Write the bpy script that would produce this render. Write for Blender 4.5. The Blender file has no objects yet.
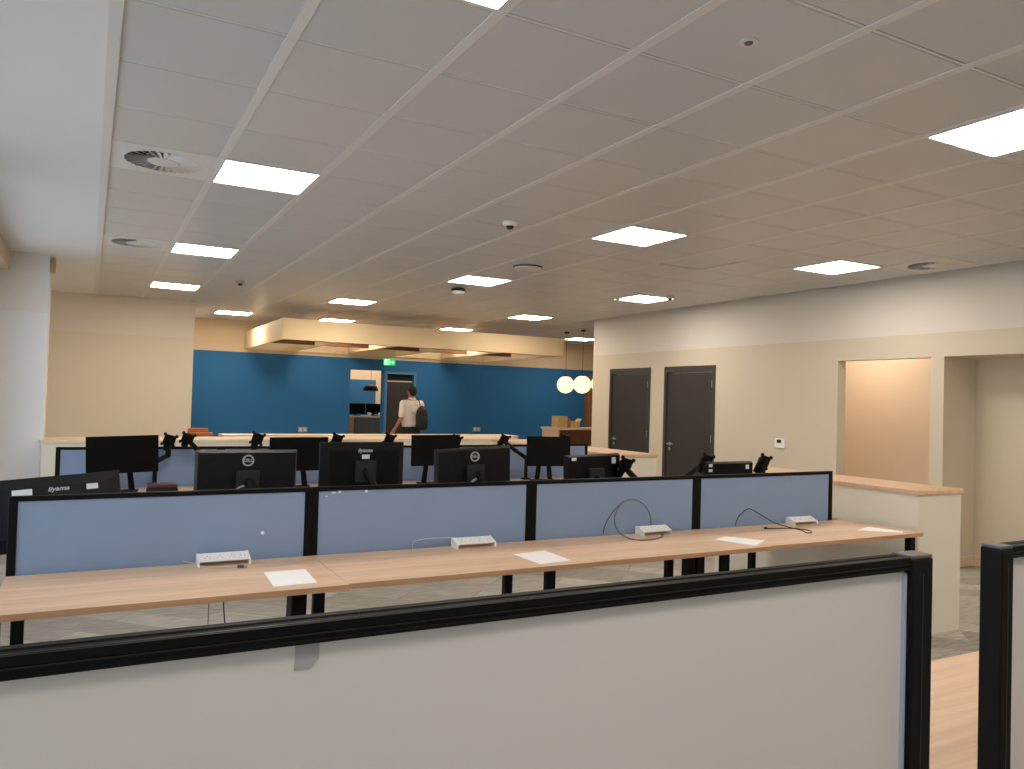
import bpy, bmesh, math, random
from mathutils import Vector, Matrix, Euler
random.seed(7)
C = bpy.context.scene.collection
PI = math.pi
H = 1.53           # eye height above the floor
CZ = 2.925         # ceiling height
X0, Y0, T = .0486, .079, .6   # ceiling tile lattice

# ------------------------------------------------------------------ materials
def lin(c):
    return tuple(((v/255)/12.92 if v/255 <= .04045 else ((v/255+.055)/1.055)**2.4) for v in c)
MATS = {}
def mat(name, col, rough=.6, metal=0., spec=.5, noise=0., nscale=20., bump=0., bscale=200., emit=None, estr=0., alpha=None, trans=0.):
    m = bpy.data.materials.new(name); m.use_nodes = True
    nt = m.node_tree; b = nt.nodes['Principled BSDF']
    c = (*lin(col), 1)
    b.inputs['Base Color'].default_value = c
    b.inputs['Roughness'].default_value = rough
    b.inputs['Metallic'].default_value = metal
    b.inputs['Specular IOR Level'].default_value = spec
    if trans: b.inputs['Transmission Weight'].default_value = trans
    if noise or bump:
        tc = nt.nodes.new('ShaderNodeTexCoord')
    if noise:
        n = nt.nodes.new('ShaderNodeTexNoise'); n.inputs['Scale'].default_value = nscale; n.inputs['Detail'].default_value = 3
        nt.links.new(tc.outputs['Object'], n.inputs['Vector'])
        mx = nt.nodes.new('ShaderNodeMix'); mx.data_type = 'RGBA'
        mx.inputs[6].default_value = (*[v*(1-noise) for v in c[:3]], 1)
        mx.inputs[7].default_value = (*[min(1, v*(1+noise)) for v in c[:3]], 1)
        nt.links.new(n.outputs['Fac'], mx.inputs[0]); nt.links.new(mx.outputs[2], b.inputs['Base Color'])
    if bump:
        n2 = nt.nodes.new('ShaderNodeTexNoise'); n2.inputs['Scale'].default_value = bscale
        nt.links.new(tc.outputs['Object'], n2.inputs['Vector'])
        bp = nt.nodes.new('ShaderNodeBump'); bp.inputs['Strength'].default_value = bump; bp.inputs['Distance'].default_value = .002
        nt.links.new(n2.outputs['Fac'], bp.inputs['Height']); nt.links.new(bp.outputs['Normal'], b.inputs['Normal'])
    if emit:
        b.inputs['Emission Color'].default_value = (*lin(emit), 1); b.inputs['Emission Strength'].default_value = estr
    MATS[name] = m
    return m

def mat_two_tone(name, low, high, zsplit, rough=.7):
    m = mat(name, low, rough, spec=.3)
    nt = m.node_tree; b = nt.nodes['Principled BSDF']
    g = nt.nodes.new('ShaderNodeNewGeometry'); s = nt.nodes.new('ShaderNodeSeparateXYZ')
    nt.links.new(g.outputs['Position'], s.inputs[0])
    t = nt.nodes.new('ShaderNodeMath'); t.operation = 'GREATER_THAN'; t.inputs[1].default_value = zsplit
    nt.links.new(s.outputs['Z'], t.inputs[0])
    mx = nt.nodes.new('ShaderNodeMix'); mx.data_type = 'RGBA'
    mx.inputs[6].default_value = (*lin(low), 1); mx.inputs[7].default_value = (*lin(high), 1)
    nt.links.new(t.outputs[0], mx.inputs[0]); nt.links.new(mx.outputs[2], b.inputs['Base Color'])
    return m

def mat_wood(name, a, c, rough=.42, sc=(1.2, 22, 22)):
    m = mat(name, a, rough, spec=.4)
    nt = m.node_tree; b = nt.nodes['Principled BSDF']
    tc = nt.nodes.new('ShaderNodeTexCoord'); mp = nt.nodes.new('ShaderNodeMapping'); mp.inputs['Scale'].default_value = sc
    n = nt.nodes.new('ShaderNodeTexNoise'); n.inputs['Scale'].default_value = 1.4; n.inputs['Detail'].default_value = 6; n.inputs['Roughness'].default_value = .62
    r = nt.nodes.new('ShaderNodeValToRGB')
    r.color_ramp.elements[0].position = .32; r.color_ramp.elements[0].color = (*lin(c), 1)
    r.color_ramp.elements[1].position = .68; r.color_ramp.elements[1].color = (*lin(a), 1)
    nt.links.new(tc.outputs['Object'], mp.inputs[0]); nt.links.new(mp.outputs[0], n.inputs['Vector'])
    nt.links.new(n.outputs['Fac'], r.inputs[0]); nt.links.new(r.outputs[0], b.inputs['Base Color'])
    return m

def mat_carpet(name):
    m = mat(name, (150, 145, 138), .95, spec=.1)
    nt = m.node_tree; b = nt.nodes['Principled BSDF']; L = nt.links.new
    tc = nt.nodes.new('ShaderNodeTexCoord'); mp = nt.nodes.new('ShaderNodeMapping'); mp.inputs['Rotation'].default_value = (0, 0, math.radians(45))
    br = nt.nodes.new('ShaderNodeTexBrick'); br.inputs['Scale'].default_value = 1; br.inputs['Brick Width'].default_value = 1.0; br.inputs['Row Height'].default_value = .25
    br.inputs['Mortar Size'].default_value = .004; br.inputs['Mortar'].default_value = (*lin((150, 143, 134)), 1)
    br.inputs['Color1'].default_value = (*lin((158, 151, 141)), 1); br.inputs['Color2'].default_value = (*lin((188, 181, 170)), 1)
    L(tc.outputs['Object'], mp.inputs[0]); L(mp.outputs[0], br.inputs['Vector'])
    mp2 = nt.nodes.new('ShaderNodeMapping'); mp2.inputs['Scale'].default_value = (3, 30, 1); mp2.inputs['Rotation'].default_value = (0, 0, math.radians(45))
    n = nt.nodes.new('ShaderNodeTexNoise'); n.inputs['Scale'].default_value = 2.; n.inputs['Detail'].default_value = 6
    L(tc.outputs['Object'], mp2.inputs[0]); L(mp2.outputs[0], n.inputs['Vector'])
    n3 = nt.nodes.new('ShaderNodeTexNoise'); n3.inputs['Scale'].default_value = 160
    L(tc.outputs['Object'], n3.inputs['Vector'])
    r = nt.nodes.new('ShaderNodeMapRange'); r.inputs[1].default_value = .3; r.inputs[2].default_value = .7; r.inputs[3].default_value = .68; r.inputs[4].default_value = 1.1
    L(n.outputs['Fac'], r.inputs[0])
    mx = nt.nodes.new('ShaderNodeVectorMath'); mx.operation = 'SCALE'
    L(br.outputs['Color'], mx.inputs[0]); L(r.outputs[0], mx.inputs['Scale']); L(mx.outputs[0], b.inputs['Base Color'])
    bp = nt.nodes.new('ShaderNodeBump'); bp.inputs['Strength'].default_value = .5; bp.inputs['Distance'].default_value = .004
    L(n3.outputs['Fac'], bp.inputs['Height']); L(bp.outputs['Normal'], b.inputs['Normal'])
    return m

M_tile = mat('ceiling tile white metal', (194, 193, 193), .36, spec=.45, noise=.02, nscale=2)
M_run = mat('ceiling runner', (212, 209, 206), .5)
M_void = mat('ceiling void', (60, 56, 52), .9)
M_soffit = mat('white plaster', (222, 222, 222), .8, noise=.015, nscale=3)
M_wallR = mat_two_tone('right wall paint', (213, 201, 180), (222, 215, 204), H+.812)
M_wallB = mat_two_tone('beige wall paint', (224, 215, 198), (228, 221, 212), H+.83)
M_wallBlue = mat_two_tone('blue wall paint', (40, 106, 160), (214, 194, 164), H+.80)
M_bluep = mat('blue paint', (40, 106, 160), .6)
M_bluel = mat('light blue paint', (70, 130, 175), .5)
M_navy = mat('dark navy paint', (14, 26, 42), .6)
M_cream = mat('cream paint', (218, 200, 170), .7, spec=.3, noise=.015, nscale=4)
M_peach = mat('peach beige paint', (208, 190, 170), .75, spec=.3)
M_white = mat('white paint', (226, 224, 220), .6, noise=.015, nscale=4)
M_pony = mat('pale cream laminate', (220, 214, 198), .6, noise=.012, nscale=5)
M_raft = mat('cream raft panel', (232, 210, 172), .55, spec=.3)
M_raftin = mat_wood('brown raft wood', (128, 84, 52), (98, 62, 38), .6)
M_carpet = mat_carpet('grey plank carpet')
M_oak = mat_wood('oak laminate', (230, 198, 166), (208, 172, 140))
M_oakl = mat_wood('pale oak laminate', (238, 218, 190), (222, 196, 164))
M_oakedge = mat_wood('oak edging', (186, 146, 110), (160, 122, 90))
M_oakx = mat_wood('oak laminate lengthwise', (224, 190, 156), (200, 162, 128), sc=(22, 1.2, 22))
M_oakd = mat_wood('brown wood', (150, 108, 78), (120, 84, 60), sc=(22, 22, 1.2))
M_orange = mat_wood('orange wood', (196, 122, 60), (166, 96, 44))
M_black = mat('black powder coat', (5, 4, 5), .6, spec=.18, noise=.1, nscale=60)
M_blackg = mat('black gloss line', (28, 25, 23), .35)
M_capgrey = mat('grey end cap', (84, 82, 82), .5)
M_blues = mat('blue screen fabric', (134, 154, 184), .8, spec=.25, noise=.04, nscale=3, bump=.2, bscale=500)
M_greys = mat('grey screen panel', (206, 200, 192), .55, spec=.35, noise=.02, nscale=2)
M_reflection = mat('blue gasket', (166, 172, 190), .5)  # bluish light at the screen panel edge, painted as a colour
M_patch = mat('grey smudge', (160, 156, 154), .6)
M_fleck = mat('white fleck', (235, 240, 245), .6)
M_mon = mat('black monitor plastic', (5, 5, 5), .55, spec=.2, noise=.05, nscale=80)
M_mond = mat('dark grey monitor plastic', (20, 19, 21), .5, spec=.25, noise=.05, nscale=80)
M_scr = mat('switched off screen', (3, 3, 4), .35, spec=.2)
M_silver = mat('silver', (190, 190, 188), .35, metal=.3)
M_logog = mat('grey logo print', (190, 194, 196), .5)
M_chrome = mat('brushed steel', (190, 188, 184), .3, metal=1)
M_sticker = mat('white sticker', (226, 226, 226), .6)
M_paper = mat('white paper', (246, 244, 244), .75)
M_plastic = mat('white plastic', (244, 243, 240), .45)
M_slot = mat('dark slot', (30, 28, 26), .7)
M_cable = mat('grey cable', (112, 112, 118), .5)
M_cabled = mat('dark cable', (52, 46, 46), .5)
M_cablew = mat('pale cable', (196, 194, 196), .5)
M_door = mat('dark grey door', (54, 50, 50), .5, noise=.04, nscale=6)
M_doorf = mat('dark grey door frame', (64, 58, 57), .5)
M_greyp = mat('mid grey panel', (108, 110, 112), .6)
M_blind = mat('beige blind box', (188, 172, 146), .6)
M_alu = mat('window frame', (120, 132, 140), .4)
M_card = mat('cardboard', (206, 172, 116), .8, noise=.05, nscale=10)
M_skin = mat('skin', (168, 112, 84), .55)
M_hair = mat('black hair', (12, 9, 8), .6, bump=.6, bscale=60)
M_shirt = mat('white cotton shirt', (226, 216, 208), .85, bump=.5, bscale=30)
M_trouser = mat('dark trousers', (28, 30, 38), .85)
M_bag = mat('black nylon', (13, 11, 12), .6, bump=.6, bscale=40)
M_bagr = mat('dark red brown nylon', (70, 36, 34), .6)
M_green = mat('exit green', (20, 170, 80), .5, emit=(20, 170, 80), estr=.9)
M_signw = mat('exit white', (220, 255, 235), .5, emit=(200, 255, 225), estr=.7)
M_light = mat('light diffuser', (255, 255, 255), .5, emit=(255, 245, 232), estr=15.)
M_lightw = mat('warm light diffuser', (255, 255, 255), .5, emit=(255, 238, 216), estr=19.)
M_globe = mat('glowing globe', (250, 226, 180), .35, emit=(255, 234, 190), estr=.8)
M_shoe = mat('black leather', (16, 15, 15), .4)

def mat_glass():
    m = bpy.data.materials.new('window glass'); m.use_nodes = True
    b = m.node_tree.nodes['Principled BSDF']
    b.inputs['Base Color'].default_value = (.9, .96, 1, 1); b.inputs['Roughness'].default_value = .02
    b.inputs['Transmission Weight'].default_value = 1; b.inputs['IOR'].default_value = 1.01
    return m
M_glass = mat_glass()

# ------------------------------------------------------------------ mesh helpers
def box(bm, x0, x1, y0, y1, z0, z1):
    vs = [bm.verts.new(p) for p in ((x0,y0,z0),(x1,y0,z0),(x1,y1,z0),(x0,y1,z0),(x0,y0,z1),(x1,y0,z1),(x1,y1,z1),(x0,y1,z1))]
    for f in ((0,3,2,1),(4,5,6,7),(0,1,5,4),(1,2,6,5),(2,3,7,6),(3,0,4,7)):
        bm.faces.new([vs[i] for i in f])
    return vs
def prism(bm, poly, axis, a, b):
    """extrude a 2D polygon along axis (0,1,2) from a to b"""
    def P(u, v, w):
        return {0: (w, u, v), 1: (u, w, v), 2: (u, v, w)}[axis]
    n = len(poly)
    A = [bm.verts.new(P(u, v, a)) for u, v in poly]; B = [bm.verts.new(P(u, v, b)) for u, v in poly]
    bm.faces.new(A); bm.faces.new(B[::-1])
    for i in range(n): bm.faces.new((A[i], B[i], B[(i+1) % n], A[(i+1) % n]))
def frames(pts):
    out = []; up = Vector((0, 0, 1))
    prev = None
    for i, p in enumerate(pts):
        a = Vector(pts[max(0, i-1)]); b = Vector(pts[min(len(pts)-1, i+1)])
        t = (b-a).normalized()
        if prev is None:
            s = t.cross(up)
            if s.length < .1: s = t.cross(Vector((1, 0, 0)))
            s.normalize()
        else:
            s = (prev - t*prev.dot(t))
            s = s.normalized() if s.length > 1e-5 else t.orthogonal().normalized()
        prev = s
        out.append((s, t.cross(s)))
    return out
def tube(bm, pts, r, seg=8, flat=1.):
    pts = [Vector(p) for p in pts]; fr = frames(pts); rings = []
    rr = r if isinstance(r, (list, tuple)) else [r]*len(pts)
    for p, (s, u), q in zip(pts, fr, rr):
        rings.append([bm.verts.new(p + s*math.cos(2*PI*k/seg)*q + u*math.sin(2*PI*k/seg)*q*flat) for k in range(seg)])
    for a, b in zip(rings, rings[1:]):
        for k in range(seg): bm.faces.new((a[k], a[(k+1) % seg], b[(k+1) % seg], b[k]))
    bm.faces.new(rings[0][::-1]); bm.faces.new(rings[-1])
def smoothpts(pts, n=6):
    pts = [Vector(p) for p in pts]; out = []
    P = [pts[0]] + pts + [pts[-1]]
    for i in range(1, len(P)-2):
        for k in range(n):
            t = k/n; a, b, c, d = P[i-1], P[i], P[i+1], P[i+2]
            out.append(.5*((2*b)+(c-a)*t+(2*a-5*b+4*c-d)*t*t+(3*b-a-3*c+d)*t*t*t))
    out.append(pts[-1]); return out
def lathe(bm, prof, seg=24, c=(0, 0, 0)):
    rings = []
    for r, z in prof:
        rings.append([bm.verts.new((c[0]+r*math.cos(2*PI*k/seg), c[1]+r*math.sin(2*PI*k/seg), c[2]+z)) for k in range(seg)] if r > 1e-6 else [bm.verts.new((c[0], c[1], c[2]+z))])
    for a, b in zip(rings, rings[1:]):
        if len(a) == 1 and len(b) == 1: continue
        for k in range(seg):
            k2 = (k+1) % seg
            if len(a) == 1: bm.faces.new((a[0], b[k2], b[k]))
            elif len(b) == 1: bm.faces.new((a[k], a[k2], b[0]))
            else: bm.faces.new((a[k], a[k2], b[k2], b[k]))
def ball(bm, c, r, seg=16, rot=None):
    r = r if isinstance(r, (tuple, list)) else (r, r, r)
    M = Matrix.Translation(c) @ (rot.to_matrix().to_4x4() if rot else Matrix.Identity(4)) @ Matrix.Diagonal((*r, 1))
    bmesh.ops.create_uvsphere(bm, u_segments=seg, v_segments=max(8, seg//2), radius=1, matrix=M)
def limb(bm, pts, rad, seg=12):
    tube(bm, pts, rad, seg)
    for p, r in zip(pts, rad): ball(bm, p, r*.995, seg)

def obj(name, bm, m, parent=None, bevel=0., smooth=False, loc=None):
    me = bpy.data.meshes.new(name)
    bmesh.ops.recalc_face_normals(bm, faces=bm.faces)
    bm.to_mesh(me); bm.free()
    if smooth: me.polygons.foreach_set('use_smooth', [True]*len(me.polygons))
    me.materials.append(m)
    o = bpy.data.objects.new(name, me); C.objects.link(o)
    if parent: o.parent = parent
    if loc: o.location = loc
    if bevel:
        b = o.modifiers.new('bevel', 'BEVEL'); b.width = bevel; b.segments = 2; b.limit_method = 'ANGLE'
    return o
def B(name, m, parent, *boxes, bevel=0., loc=None):
    bm = bmesh.new()
    for b in boxes: box(bm, *b)
    return obj(name, bm, m, parent, bevel, loc=loc)
def tag(o, label, cat, group=None, kind=None):
    o['label'] = label; o['category'] = cat
    if group: o['group'] = group
    if kind: o['kind'] = kind
    return o
def thing(name, label, cat, loc=(0, 0, 0), rz=0, group=None, rot=None):
    o = bpy.data.objects.new(name, None); C.objects.link(o); o.empty_display_size = .1
    o.location = loc; o.rotation_euler = rot if rot else (0, 0, rz)
    return tag(o, label, cat, group)
def struct(o):
    o['kind'] = 'structure'; return o
def SB(name, m, *boxes, parent=None, bevel=0.):
    o = B(name, m, parent, *boxes, bevel=bevel)
    return struct(o) if not parent else o
def text(name, body, size, m, parent, loc, rot, ext=.0006, shear=0., w=None):
    cu = bpy.data.curves.new(name, 'FONT'); cu.body = body; cu.size = size; cu.extrude = ext; cu.offset = .0006; cu.shear = shear
    cu.align_x = 'CENTER'; cu.align_y = 'CENTER'; cu.materials.append(m)
    o = bpy.data.objects.new(name, cu); C.objects.link(o); o.parent = parent; o.location = loc; o.rotation_euler = rot
    dg = bpy.context.evaluated_depsgraph_get(); me = bpy.data.meshes.new_from_object(o.evaluated_get(dg))
    C.objects.unlink(o); bpy.data.objects.remove(o)
    if w:
        for v in me.vertices: v.co.x *= w
    o = bpy.data.objects.new(name, me); C.objects.link(o); o.parent = parent; o.location = loc; o.rotation_euler = rot
    return o
def copy_tree(o, parent=None):
    c = o.copy(); C.objects.link(c)
    if parent: c.parent = parent
    for ch in list(o.children): copy_tree(ch, c)
    return c

# ------------------------------------------------------------------ setting
XR = 7.456; YB = 15.62; XE = 11.3; YN = -3.2; XL = -.85
SB('floor', M_carpet, (XL-.2, XE+.2, YN-.2, 19.2, -.1, 0))

# ceiling: individual chamfered tiles in one mesh, dark void above
LIGHTS = [(1,3),(6,3),(10,3),(1,8),(6,8),(10,8),(1,13),(6,13),(10,13),(1,18),(5,18),(10,18),(3,23),(6,23),(10,23),(15,23),(1,-1),(6,-1),(10,-1)]
VENTS = [(0,8),(0,13),(11,7)]
bm = bmesh.new()
def inside(i, j):
    x = X0+T*(i+.5); y = Y0+T*(j+.5)
    return (x < XR+.05 or y > 10.6) and x < XE and not (x < 1.3 and y > 13.0)
for j in range(-6, 26):
    for i in range(0, 19):
        if not inside(i, j) or (i, j) in LIGHTS or (i, j) in VENTS or (i, j) == (8, 9): continue
        x0 = X0+T*i+.002; x1 = X0+T*(i+1)-.002; y0 = Y0+T*j+.010; y1 = Y0+T*(j+1)-.010
        if x1 > XR and y1 < 10.95: x1 = XR
        if x1 < x0+.01: continue
        e = .004
        lo = [bm.verts.new(p) for p in ((x0+e,y0+e,CZ),(x1-e,y0+e,CZ),(x1-e,y1-e,CZ),(x0+e,y1-e,CZ))]
        hi = [bm.verts.new(p) for p in ((x0,y0,CZ+.006),(x1,y0,CZ+.006),(x1,y1,CZ+.006),(x0,y1,CZ+.006))]
        up = [bm.verts.new((v.co.x, v.co.y, CZ+.03)) for v in hi]
        bm.faces.new(lo)
        for k in range(4):
            bm.faces.new((lo[k], lo[(k+1)%4], hi[(k+1)%4], hi[k])); bm.faces.new((hi[k], hi[(k+1)%4], up[(k+1)%4], up[k]))
ceil = struct(obj('ceiling', bm, M_tile))
B('ceiling_void', M_void, ceil, (XL-.2, XE+.2, YN-.2, YB+.3, CZ+.05, CZ+.1))
bm = bmesh.new()
for i in range(1, 19):
    x = X0+T*i
    if x < XR: box(bm, x-.022, x+.022, Y0+T*-6, (12.93 if x < 1.38 else YB), CZ-.004, CZ+.003)
    elif x < XE: box(bm, x-.022, x+.022, 10.93, YB, CZ-.004, CZ+.003)
struct(obj('trim_1', bm, M_run))
bm = bmesh.new()
for j in range(-5, 26):
    y = Y0+T*j; xa = X0 if y < 12.9 else 1.4; xb = XR if y < 10.9 else XE
    if y < YB: box(bm, xa, xb, y-.0065, y+.0065, CZ+.001, CZ+.006)
struct(obj('trim_4', bm, M_run))
SB('trim_2', M_run, (X0-.035, X0+.012, YN, 12.93, CZ-.012, CZ+.02))
soff = SB('ceiling_soffit', M_soffit, (XL, X0-.03, YN, 12.93, CZ-.006, CZ+.04))

# walls
SB('wall_near', M_wallB, (XL-.2, XE+.2, YN-.15, YN, 0, CZ+.1))
wr = bmesh.new()
t0, t1 = XR, XR+.13
for (a, b_, z0, z1) in ((YN, 3.0, 0, CZ+.05), (3.0, 4.78, H+.572, CZ+.05), (4.78, 4.92, 0, CZ+.05), (4.92, 6.03, H+.568, CZ+.05),
                        (6.03, 7.994, 0, CZ+.05), (7.994, 9.06, H+.575, CZ+.05), (9.06, 9.386, 0, CZ+.05), (9.386, 10.43, H+.575, CZ+.05), (10.43, 10.93, 0, CZ+.05)):
    box(wr, t0, t1, a, b_, z0, z1)
struct(obj('wall_right', wr, M_wallR))
# niche beside the corridor opening
SB('wall_niche', M_wallR, (XR+.13, 8.05, 4.78, 4.86, 0, CZ), (7.99, 8.07, 2.9, 4.86, 0, CZ), (XR+.13, 8.05, 2.9, 3.0, 0, CZ), (XR+.13, 7.99, 3.0, 4.78, H+.572, H+.64))
SB('baseboard_niche', M_cream, (7.972, 7.99, 3.0, 4.78, 0, .1), (XR+.13, 7.972, 4.762, 4.78, 0, .1))
SB('baseboard_right', M_cream, (XR-.015, XR, YN, 3.0, 0, .1), (XR-.015, XR, 4.78, 4.92, 0, .1), (XR-.015, XR, 6.03, 7.99, 0, .1), (XR-.015, XR, 9.07, 9.38, 0, .1), (XR-.015, XR, 10.44, 10.93, 0, .1))
# corridor behind the opening
SB('wall_corridor', M_peach, (8.9, 9.0, 4.86, 7.9, 0, CZ), (XR+.13, 9.0, 7.8, 7.9, 0, CZ), (8.07, 9.0, 4.80, 4.86, 0, CZ), (XR+.13, 9.0, 4.86, 7.9, CZ, CZ+.05))
# block behind the two doors and the far right corner
SB('wall_return', M_wallR, (XR+.13, XE, 10.83, 10.93, 0, CZ+.05))
SB('wall_far_right', M_cream, (XE, XE+.1, 10.83, YB, 0, CZ+.05))
SB('trim_3', M_oakd, (10.42, XE, YB-.12, YB-.001, 0, H+.665))
# beige wall on the left, standing forward of the blue wall
SB('wall_beige', M_wallB, (XL-.2, 1.395, 12.93, YB+.1, 0, CZ+.05))
# blue far wall with opening and door recess
wb = bmesh.new()
for (a, b_, z0, z1) in ((1.395, 4.69, 0, CZ+.05), (4.69, 5.385, H+.565, CZ+.05), (5.385, 5.43, 0, CZ+.05), (5.43, 6.11, H+.555, CZ+.05), (6.11, XE, 0, CZ+.05)):
    box(wb, a, b_, YB, YB+.12, z0, z1)
struct(obj('wall_far', wb, M_wallBlue))
# room behind the opening
SB('wall_back_room', M_cream, (4.2, 6.9, 18.5, 18.6, 0, CZ), (4.1, 4.2, YB+.12, 18.6, 0, CZ), (6.9, 7.0, YB+.12, 18.6, 0, CZ), (4.1, 7.0, YB+.12, 18.6, CZ, CZ+.05))
d = SB('door_3', M_door, (5.49, 6.09, YB+.085, YB+.115, .005, H+.345))
B('door_edge', M_cream, d, (5.49, 6.09, YB+.08, YB+.12, H+.345, H+.372))
B('door_panel', M_navy, d, (5.43, 6.11, YB+.121, YB+.14, .0, H+.555))
B('door_frame', M_bluel, d, (5.425, 5.475, YB-.02, YB+.1, 0, H+.51), (6.065, 6.115, YB-.02, YB+.1, 0, H+.51), (5.425, 6.115, YB-.02, YB+.1, H+.51, H+.555))

# left window wall with four windows, pier column
ww = bmesh.new()
wins = [(-2.6, -.2), (.2, 2.6), (3.0, 5.4), (5.8, 9.0)]
box(ww, XL-.15, XL, YN, 13.0, 0, .35); box(ww, XL-.15, XL, YN, 13.0, 2.72, CZ+.05)
ys = [YN] + [v for w in wins for v in w] + [13.0]
for k in range(0, len(ys), 2): box(ww, XL-.15, XL, ys[k], ys[k+1], .35, 2.72)
struct(obj('wall_left', ww, M_white))
for k, (a, b_) in enumerate(wins):
    bmw = bmesh.new()
    for (p, q, r_, s) in ((a, a+.05, .35, 2.72), (b_-.05, b_, .35, 2.72), (a, b_, .35, .4), (a, b_, 2.67, 2.72), ((a+b_)/2-.03, (a+b_)/2+.03, .4, 2.67), (a, b_, 1.9, 1.95)):
        box(bmw, XL-.11, XL-.05, p, q, r_, s)
    w = struct(obj('window_%d' % (k+1), bmw, M_alu))
    B('pane', M_glass, w, (XL-.085, XL-.08, a+.05, b_-.05, .4, 2.67))
tag(B('blind_box', M_blind, None, (XL+.001, XL+.10, 5.8, 9.38, 2.72, CZ-.008), bevel=.01), 'beige roller blind box along the top of the left window', 'blind')
SB('wall_pier', M_wallB and mat_two_tone('pier paint', (226, 226, 228), (222, 220, 216), H+.78), (XL, -.405, 9.43, 9.95, 0, CZ-.006))
t = thing('wall_sensor', 'small beige box sensor at the ceiling end of the left pier', 'sensor', (-.405, 9.62, 2.83))
B('housing', M_blind, t, (0, .05, -.05, .05, -.075, .075), bevel=.006); B('lens', M_plastic, t, (.05, .056, -.025, .025, -.06, -.02))

# ------------------------------------------------------------------ doors of the right wall
def door(n, ya, yb):
    z = H+.575
    fr = struct(obj('door_%d' % n, (lambda b: (box(b, XR-.012, XR+.1, ya, ya+.055, 0, z), box(b, XR-.012, XR+.1, yb-.055, yb, 0, z), box(b, XR-.012, XR+.1, ya+.055, yb-.055, z-.085, z), b)[-1])(bmesh.new()), M_doorf))
    B('door_leaf', M_door, fr, (XR+.008, XR+.052, ya+.062, yb-.062, .008, z-.095))
    for zz in (.25, 1.05, 1.8):
        B('hinge', M_chrome, fr, (XR-.004, XR+.006, ya+.05, ya+.075, zz, zz+.1), bevel=.003)
    h = bmesh.new(); y = yb-.14; zz = H-.545
    tube(h, [(XR+.006, y, zz), (XR-.05, y, zz)], .011, 10); tube(h, [(XR-.045, y, zz), (XR-.048, y-.12, zz)], .01, 10)
    hd = obj('door_handle', h, M_chrome, fr, smooth=True)
    r = bmesh.new(); tube(r, [(XR+.008, y, zz), (XR-.004, y, zz)], .027, 20); tube(r, [(XR+.008, y, zz-.075), (XR-.004, y, zz-.075)], .024, 20)
    obj('rosette', r, M_chrome, fr)
door(1, 9.386, 10.43); door(2, 7.994, 9.06)

t = thing('thermostat', 'white wall thermostat with a small dark display on beige wall', 'thermostat', (XR, 6.845, H-.415))
B('housing', M_plastic, t, (-.022, 0, -.075, .075, -.06, .06), bevel=.004); B('display', M_slot, t, (-.0235, -.021, -.03, .035, .005, .045))

# ------------------------------------------------------------------ ceiling fittings
lab = {(1,3):'square ceiling light cut by the top edge of the picture', (6,3):'large square ceiling light at the upper right corner', (10,3):'square ceiling light to the right of the picture',
 (1,8):'large square ceiling light beside the nearest round air vent', (6,8):'square ceiling light in the middle of the ceiling, right of centre', (10,8):'square ceiling light nearest the right wall',
 (1,13):'square ceiling light beside the second round air vent on the left', (6,13):'square ceiling light in front of the black dome camera', (10,13):'square ceiling light between two small ceiling sensors near right wall',
 (1,18):'square ceiling light in front of the beige left wall', (5,18):'square ceiling light just before the hanging cream raft, left part', (10,18):'square ceiling light just before the right end of the cream raft',
 (3,23):'square ceiling light left of the hanging cream raft', (6,23):'thin sliver of ceiling light above the raft, left one', (10,23):'thin ceiling light above the raft, right of its middle', (15,23):'square ceiling light behind the globe pendant cords',
 (1,-1):'square ceiling light behind the viewpoint at the window side', (6,-1):'square ceiling light behind the viewpoint in the middle', (10,-1):'square ceiling light behind the viewpoint near right wall'}
proto = None
for (i, j) in LIGHTS:
    if proto is None:
        t = thing('ceiling_light', '', 'light', group='square panel lights in the tiled ceiling')
        fb = bmesh.new(); w = .298; e = .022
        for bx in ((-w, w, -w, -w+e), (-w, w, w-e, w), (-w, -w+e, -w+e, w-e), (w-e, w, -w+e, w-e)): box(fb, *bx, -.007, .02)
        obj('frame', fb, M_run, t, bevel=.002)
        B('diffuser', M_light, t, (-w+e, w-e, -w+e, w-e, -.003, .006))
        proto = t
    else: t = copy_tree(proto)
    t.location = (X0+T*(i+.5), Y0+T*(j+.5), CZ); t['label'] = lab[(i, j)]
    if j >= 18:
        for ch in t.children:
            if ch.name.startswith('diffuser'):
                ch.data = ch.data.copy(); ch.data.materials[0] = M_lightw
vl = ['square ceiling vent with radial slots, nearest the left soffit edge', 'square ceiling vent with radial slots, farther along the left soffit', 'square ceiling vent with radial slots near the right wall']
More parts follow.
